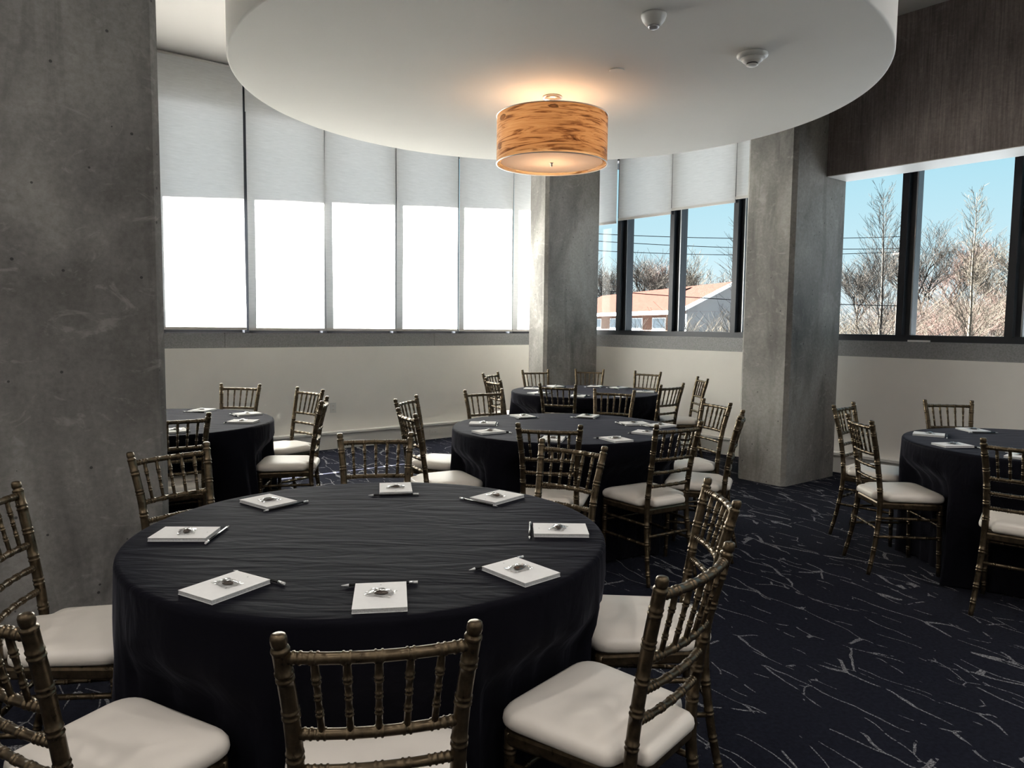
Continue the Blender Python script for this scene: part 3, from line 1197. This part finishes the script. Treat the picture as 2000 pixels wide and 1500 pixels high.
# ================================================================== drum pendant
LX, LY = DC[0] - 0.001, DC[1] + 0.035
LR, LB, LT = 0.377, 2.548, 2.862
lamp = empty('drum_pendant_lamp', (LX, LY, LB), 0, label='drum pendant lamp with wood veneer shade hanging from the round ceiling', cat='lamp')
H = LT - LB
mb = MB()
SEG = 96
for j in range(5):
    for i in range(SEG):
        th = 2 * PI * i / SEG
        mb.v.append((LR * math.cos(th), LR * math.sin(th), H * j / 4))
for j in range(4):
    for i in range(SEG):
        i2 = (i + 1) % SEG
        mb.f.append((j * SEG + i, j * SEG + i2, (j + 1) * SEG + i2, (j + 1) * SEG + i))
        mb.sm.append(True)
shade = mb.build('lamp_shade', M['veneer'], lamp)
uvl = shade.data.uv_layers.new(name='UVMap')
for poly in shade.data.polygons:
    angs = []
    for li in poly.loop_indices:
        v_ = shade.data.vertices[shade.data.loops[li].vertex_index].co
        angs.append((math.atan2(v_.y, v_.x) % (2 * PI), v_.z, li))
    mx_ = max(x[0] for x in angs)
    for (aa, zz, li) in angs:
        if mx_ - aa > PI:
            aa += 2 * PI
        uvl.data[li].uv = (aa * LR, zz)
for nm, z in (('rim', 0.0), ('rim', H)):
    MB().lathe([(LR - 0.004, z - 0.003), (LR + 0.003, z - 0.003), (LR + 0.003, z + 0.003), (LR - 0.004, z + 0.003), (LR - 0.004, z - 0.003)], 96, cap=False).build(nm, M['veneer'] if 0 else M['nickel'], shade)
MB().lathe([(0.002, 0.0135), (LR - 0.03, 0.0135)], 96, cap=False).build('diffuser', M['diffuser'], lamp)
MB().lathe([(LR - 0.030, 0.008), (LR - 0.024, 0.008), (LR - 0.024, 0.02), (LR - 0.030, 0.02)], 96).build('diffuser_ring', M['eraser'], lamp) if 0 else None
MB().lathe([(0.0135, 0.013), (0.0135, 0.008), (0.006, 0.004), (0.008, -0.004), (0.006, -0.012), (0.001, -0.015)], 16).build('finial', M['nickel'], lamp)
top = DZ - LB
MB().lathe([(0.066, top - 0.0005), (0.066, top - 0.012), (0.058, top - 0.020), (0.020, top - 0.024)], 32).build('canopy', M['nickel'], lamp)
for dx in (-0.013, 0.013):
    MB().tube([(Vector((dx, 0, H - 0.12)), 0.005), (Vector((dx, 0, top - 0.02)), 0.005)], 10).build('stem', M['nickel'], lamp)
MB().lathe([(0.028, H - 0.13), (0.028, H - 0.11), (0.012, H - 0.10)], 20).build('socket_cluster', M['nickel'], lamp)
for k in range(3):
    an = 2 * PI * k / 3 + 0.5
    sp_ = MB()
    sp_.tube([(Vector((0.01 * math.cos(an), 0.01 * math.sin(an), H - 0.02)), 0.0028), (Vector(((LR - 0.003) * math.cos(an), (LR - 0.003) * math.sin(an), H - 0.006)), 0.0028)], 6)
    sp_.build('spoke', M['nickel'], lamp)
    bx_, by_ = 0.12 * math.cos(an), 0.12 * math.sin(an)
    MB().tube([(Vector((0.02 * math.cos(an), 0.02 * math.sin(an), H - 0.12)), 0.008), (Vector((bx_ * 0.7, by_ * 0.7, H - 0.12)), 0.012)], 8).build('arm', M['nickel'], lamp)
    bl_ = MB()
    seg, rows = 12, 8
    for j in range(rows + 1):
        ph = PI * j / rows
        for i in range(seg):
            th = 2 * PI * i / seg
            bl_.v.append((bx_ + 0.028 * math.sin(ph) * math.cos(th), by_ + 0.028 * math.sin(ph) * math.sin(th), H - 0.12 - 0.028 * math.cos(ph)))
    for j in range(rows):
        for i in range(seg):
            i2 = (i + 1) % seg
            bl_.f.append((j * seg + i, j * seg + i2, (j + 1) * seg + i2, (j + 1) * seg + i))
            bl_.sm.append(True)
    bl_.build('bulb', M['bulb'], lamp)
pld = bpy.data.lights.new('lamp_light', 'POINT')
pld.energy = 7.5
pld.color = (1.0, 0.61, 0.35)
pld.shadow_soft_size = 0.06
plo = bpy.data.objects.new('lamp_light', pld)
COL.objects.link(plo)
plo.parent = lamp
plo.location = (0.0, -0.0, H - 0.125)

# ================================================================== ceiling devices
sx_, sy_ = 0.685, 3.842
t = empty('motion_sensor', (sx_, sy_, DZ), 0, label='white dome motion sensor on the round ceiling, nearest the camera', cat='sensor')
MB().lathe([(0.062, -0.0005), (0.063, -0.010), (0.056, -0.030), (0.042, -0.048), (0.030, -0.056)], 36).build('housing', M['plastic'], t)
MB().lathe([(0.030, -0.0565), (0.026, -0.066), (0.014, -0.072), (0.003, -0.073)], 24).build('lens', M['alu'], t)
sx_, sy_ = 1.343, 4.363
t = empty('smoke_detector', (sx_, sy_, DZ), 0, label='white smoke detector on the right part of the round ceiling', cat='detector')
MB().lathe([(0.083, -0.0005), (0.086, -0.008), (0.084, -0.018), (0.066, -0.026)], 40).build('base', M['plastic'], t)
MB().lathe([(0.066, -0.0265), (0.052, -0.044), (0.034, -0.052)], 36).build('housing', M['plastic'], t)
MB().lathe([(0.031, -0.0525), (0.031, -0.060)], 24).build('vent', M['dark'], t)
MB().lathe([(0.034, -0.0605), (0.030, -0.066), (0.010, -0.069)], 24).build('cap', M['plastic'], t)
MB().lathe([(0.045, -0.0005), (0.045, -0.004), (0.041, -0.0065)], 32).build('sprinkler_cover', M['soffit'], None, label='flat round sprinkler cover beside the lamp on the round ceiling', cat='sprinkler cover').location = (0.616, 4.659, DZ)

outlet(ROOM, 3.70, BL, 0.47, 0.072, 0.117, 'white power outlet on the left wall beside a chair back')
outlet(ROOM, 3.79, -7.945, 0.09, 0.115, 0.07, 'white floor-level power outlet in the raceway left of the table chairs', True)
outlet(ROOM, 5.02, -7.945, 0.09, 0.115, 0.07, 'white floor-level power outlet in the raceway near the middle round table', True)
outlet(RW, 1.62, 0.02, 0.46, 0.072, 0.117, 'white power outlet on the right wall beside the concrete column')

# ================================================================== outside
GZ = -1.2
gm2 = MB().box(-140, 240, -60, 320, GZ - 0.3, GZ)
struct('ground', gm2, M['ground'], label='pale pavement outside the windows')

# house: ridge runs away from the camera
E1 = Vector((10.9, 48.0))
rd = Vector((-0.21, 0.978)).normalized()
pd = Vector((rd.y, -rd.x))
HF = Frame(E1, rd, pd)                     # u along the ridge, v across towards the right
HW, HL, EZ, RZ = 6.9, 26.0, 2.47, 4.25
house = empty('house', (E1.x, E1.y, GZ), 0, label='brick house with red shingle roof and grey gable beyond the windows', cat='house')
ho = Vector((E1.x, E1.y, GZ))


def hb(mb):
    mb.v = [tuple(Vector(p_) - ho) for p_ in mb.v]
    return mb


hb(MB().fbox(HF, 0.35, HL, 0.35, HW - 0.35, GZ, EZ)).build('wall', M['brick'], house)
gb = MB()
tri = [HF.p(0.33, 0.1, EZ - 0.02), HF.p(0.33, HW - 0.1, EZ - 0.02), HF.p(0.33, HW / 2, RZ - 0.08), HF.p(0.55, 0.1, EZ - 0.02), HF.p(0.55, HW - 0.1, EZ - 0.02), HF.p(0.55, HW / 2, RZ - 0.08)]
gb.add(tri, [(0, 1, 2), (5, 4, 3), (0, 3, 4, 1), (1, 4, 5, 2), (2, 5, 3, 0)])
hb(gb).build('gable', M['siding'], house)
hb(MB().fbox(HF, 0.30, 0.349, 0.36, HW - 0.36, GZ, EZ - 0.03)).build('end_wall', M['siding'], house)
rf = MB()
for v0, v1 in ((-0.35, HW / 2), (HW + 0.35, HW / 2)):
    rf.hexa([HF.p(-0.1, v0, EZ - 0.12), HF.p(HL, v0, EZ - 0.12), HF.p(HL, v1, RZ), HF.p(-0.1, v1, RZ),
             HF.p(-0.1, v0, EZ + 0.02), HF.p(HL, v0, EZ + 0.02), HF.p(HL, v1, RZ + 0.14), HF.p(-0.1, v1, RZ + 0.14)])
hb(rf).build('roof', M['roof'], house)
hb(MB().fbox(HF, -0.1, HL, -0.42, -0.34, EZ - 0.24, EZ + 0.02)).build('gutter', M['trimw'], house)
vg = MB()
for v0, v1 in ((-0.35, HW / 2), (HW + 0.35, HW / 2)):
    vg.hexa([HF.p(-0.16, v0, EZ - 0.24), HF.p(-0.10, v0, EZ - 0.24), HF.p(-0.10, v1, RZ - 0.08), HF.p(-0.16, v1, RZ - 0.08),
             HF.p(-0.16, v0, EZ + 0.03), HF.p(-0.10, v0, EZ + 0.03), HF.p(-0.10, v1, RZ + 0.15), HF.p(-0.16, v1, RZ + 0.15)])
hb(vg).build('verge_board', M['trimw'], house)
hb(MB().fbox(HF, 0.1, 1.0, 0.30, 0.352, GZ, EZ - 0.2)).build('corner_board', M['trimw'], house)
for u in (3.4, 7.6, 12.4, 17.0):
    wf = hb(MB().fbox(HF, u, u + 2.3, 0.30, 0.349, 0.55, 2.05)).build('window', M['trimw'], house)
    for k in range(2):
        for h_ in range(2):
            hb(MB().fbox(HF, u + 0.1 + k * 1.08, u + 1.1 + k * 1.08, 0.27, 0.299, 0.63 + h_ * 0.70, 1.28 + h_ * 0.70)).build('pane', M['pane'], wf)
hb(MB().fbox(HF, 5.9, 6.5, HW / 2 - 1.2, HW / 2 - 0.75, RZ - 0.7, RZ + 0.75)).build('chimney', M['trimw'], house)

# overhead cables
for i, (yy, z0, z1, sag, lab) in enumerate(((34.2, 5.70, 5.62, 0.2, 'topmost thin black overhead cable above the red-roofed house'),
                                            (34.8, 5.48, 5.15, 0.2, 'second thin black overhead cable above the red-roofed house'),
                                            (35.4, 5.08, 5.06, 0.24, 'third and lowest black overhead cable crossing the sky'),
                                            (27.0, 2.84, 2.28, 0.12, 'low thin cable sagging across the red roof'))):
    pts = []
    for k in range(25):
        t_ = k / 24
        pts.append((Vector((lerp(1.5, 0.515 * yy, t_), yy, lerp(z0, z1, t_) - sag * 4 * t_ * (1 - t_))), 0.016))
    MB().tube(pts, 5).build('overhead_cable', M['cable'], None, label=lab, cat='cable', group='overhead cables outside')


# poles that carry the cables
def utility_pole(x, y, h, arms, label):
    t = empty('utility_pole', (x, y, GZ), 0, label=label, cat='pole', group='utility poles outside')
    MB().tube([(Vector((0, 0, 0)), 0.11), (Vector((0, 0, h - GZ)), 0.085)], 12).build('shaft', M['bark'], t)
    for ay, az in arms:
        y0_, y1_ = sorted((0.0, ay - y))
        MB().box(-0.05, 0.05, y0_ - 0.12, y1_ + 0.12, az - GZ - 0.16, az - GZ - 0.07).build('crossarm', M['bark'], t)
        MB().lathe([(0.03, az - GZ - 0.07), (0.045, az - GZ - 0.05), (0.03, az - GZ - 0.03), (0.035, az - GZ + 0.016)], 10, (0, ay - y)).build('insulator', M['siding'], t)


utility_pole(1.5, 34.8, 6.0, [(34.2, 5.70), (34.8, 5.48), (35.4, 5.08)], 'wooden utility pole outside behind the far corner column')
utility_pole(0.515 * 34.8, 34.8, 6.0, [(34.2, 5.62), (34.8, 5.15), (35.4, 5.06)], 'wooden utility pole outside behind the right window mullion')
utility_pole(1.5, 27.0, 3.1, [(27.0, 2.84)], 'short wooden pole outside behind the far corner column')
utility_pole(0.515 * 27.0, 27.0, 2.6, [(27.0, 2.28)], 'short wooden pole outside behind the right window mullion')


# bare trees -------------------------------------------------------------------
def bare_tree(px, depth, top_px, style, mat, label, seed, width=1.0, dens=1.0, name='bare_tree', cat='tree', group='bare winter trees outside'):
    r = random.Random(seed)
    X = (px - 1000) / FPX * depth
    horizon = 633.8 + 0.01105 * (px - 1000)
    H = EYE + (horizon - top_px) / FPX * depth - GZ
    base = Vector((X, depth, GZ))
    segs = []

    def limb(p, d, L, r0, r1, lvl, n, curl, up):
        pts = [(p.copy(), r0)]
        d = d.normalized()
        for i in range(n):
            d = (d + Vector((r.uniform(-1, 1), r.uniform(-1, 1), r.uniform(-1, 1))) * curl + Vector((0, 0, up))).normalized()
            p = p + d * (L / n)
            pts.append((p.copy(), lerp(r0, r1, (i + 1) / n)))
        segs.append((pts, 5 if lvl == 0 else 3))
        return pts

    mn = 0.0042 * depth / 10 * 0.62
    if style == 'column':
        tr = limb(base, Vector((0, 0, 1)), H, 0.010 * H, mn * 0.8, 0, 18, 0.035, 0.05)
        nb = int(95 * dens)
        for k in range(nb):
            f = 0.10 + 0.88 * (k / nb)
            i = min(len(tr) - 2, int(f * (len(tr) - 1)))
            p = tr[i][0].lerp(tr[i + 1][0], f * (len(tr) - 1) - i)
            th = k * 2.4 + r.uniform(-0.4, 0.4)
            L = H * width * (0.05 + 0.24 * (1 - f) ** 0.8) * r.uniform(0.7, 1.2)
            d = Vector((math.cos(th), math.sin(th), 1.1))
            b = limb(p, d, L, max(mn, 0.0022 * H * (1 - f)), mn * 0.7, 1, 6, 0.12, 0.13)
            for m in range(int(5 + 5 * (1 - f))):
                j = r.randint(1, len(b) - 1)
                d2 = Vector((math.cos(th) + r.uniform(-1, 1), math.sin(th) + r.uniform(-1, 1), r.uniform(0.5, 1.6)))
                c_ = limb(b[j][0], d2, L * r.uniform(0.25, 0.5), mn * 0.8, mn * 0.5, 2, 3, 0.15, 0.1)
                if r.random() < 0.6:
                    d3 = d2 + Vector((r.uniform(-1, 1), r.uniform(-1, 1), r.uniform(0, 1)))
                    limb(c_[1][0], d3, L * 0.2, mn * 0.6, mn * 0.45, 3, 2, 0.15, 0.08)
    else:
        def split(p, d, L, r0, lvl):
            b = limb(p, d, L, r0, max(mn * 0.6, r0 * 0.55), lvl, 4 if lvl < 3 else 3, 0.11, 0.05)
            if lvl >= 5:
                return
            kids = int({0: 7, 1: 5, 2: 4, 3: 4, 4: 3}[lvl] * (dens if lvl < 2 else 1) + 0.5)
            for k in range(kids):
                f = 0.35 + 0.65 * (k + 0.6) / kids if lvl else 0.5 + 0.5 * k / kids
                j = min(len(b) - 1, max(1, int(f * (len(b) - 1) + 0.5)))
                th = r.uniform(0, 2 * PI)
                s_ = {0: 0.75, 1: 0.65, 2: 0.7, 3: 0.8, 4: 0.9}[lvl] * width
                dd = (b[-1][0] - b[-2][0]).normalized() + Vector((math.cos(th), math.sin(th), r.uniform(-0.1, 0.4))) * s_
                split(b[j][0], dd, L * r.uniform(0.55, 0.8), max(mn * 0.7, r0 * 0.5), lvl + 1)
        if style == 'spread':
            split(base, Vector((0, 0, 1)), H * 0.34, 0.016 * H, 0)
        else:                                    # shrub: many stems from the ground
            for k in range(int(16 * dens)):
                th = r.uniform(0, 2 * PI)
                o_ = Vector((r.uniform(-1, 1), r.uniform(-1, 1), 0)) * H * 0.35 * width
                split(base + o_, Vector((math.cos(th) * 0.25, math.sin(th) * 0.25, 1)), H * 0.42, mn * 1.5, 3)
    zmax = max(p.z for pts, _ in segs for p, _ in pts)
    k = H / (zmax - GZ)
    mb = MB()
    for pts, sg in segs:
        mb.tube([(Vector(((p.x - X) * k, (p.y - depth) * k, (p.z - GZ) * k)), rr_) for p, rr_ in pts], sg, False)
    o = mb.build(name, mat, None, label=label, cat=cat, group=group)
    o.location = base
    return o


bare_tree(1722, 30, 357, 'column', M['bark'], 'tall slender bare tree left in the right window pane', 1, 1.15, 1.0)
bare_tree(1890, 32, 360, 'column', M['bark_tan'], 'tall slender bare tree centred in the widest right window pane', 2, 1.0, 1.0)
bare_tree(1800, 120, 418, 'spread', M['bark'], 'wide bare tree between the two slender trees', 3, 1.0)
bare_tree(1945, 142, 448, 'spread', M['bark_tan'], 'wide tan bare tree at the right window mullion', 4, 1.05)
bare_tree(1850, 166, 455, 'spread', M['bark_red'], 'reddish bare tree left of the centred slender tree', 5, 1.2)
bare_tree(1668, 112, 470, 'spread', M['bark'], 'bare tree peeking out beside the right concrete column', 6, 1.0)
bare_tree(2015, 190, 430, 'spread', M['bark'], 'bare tree cut off by the right picture edge', 7, 1.0)
bare_tree(1462, 30, 392, 'column', M['bark'], 'slender bare tree half hidden behind the right concrete column', 8, 1.15)
bare_tree(1245, 90, 478, 'spread', M['bark'], 'round-crowned bare tree behind the left end of the red roof', 9, 1.0)
bare_tree(1352, 112, 484, 'spread', M['bark_tan'], 'round-crowned bare tree behind the right part of the red roof', 10, 1.0)
bare_tree(1185, 134, 488, 'spread', M['bark'], 'bare tree beside the far corner column behind the roof', 11, 0.9)
bare_tree(1300, 162, 500, 'spread', M['bark_red'], 'distant bare tree between two round crowns behind the roof', 12, 1.0)
sh = dict(name='bare_shrub', cat='shrub', group='bare shrubs outside')
bare_tree(1385, 38, 588, 'shrub', M['bark_tan'], 'tangled bare shrub in front of the grey gable', 20, 1.2, 2.6, **sh)
bare_tree(1222, 44, 606, 'shrub', M['bark'], 'small bare shrub in front of the brick wall', 21, 0.7, 0.6, **sh)
for i, (px, dp_, tp, mt, lb) in enumerate(((1675, 40, 575, 'bark_tan', 'low bare shrub beside the right concrete column outside'),
                                           (1775, 50, 560, 'bark_red', 'reddish bare shrub behind the right window mullion'),
                                           (1835, 61, 545, 'bark_tan', 'dense tan shrub left of the centred slender tree'),
                                           (1905, 74, 540, 'bark_red', 'dense reddish shrub at the foot of the centred slender tree'),
                                           (1960, 88, 560, 'bark', 'dense grey shrub next to the far right mullion'),
                                           (2010, 104, 555, 'bark_tan', 'dense tan shrub at the right picture edge'))):
    bare_tree(px, dp_, tp, 'shrub', M[mt], lb, 30 + i, 1.5, 5.0, **sh)
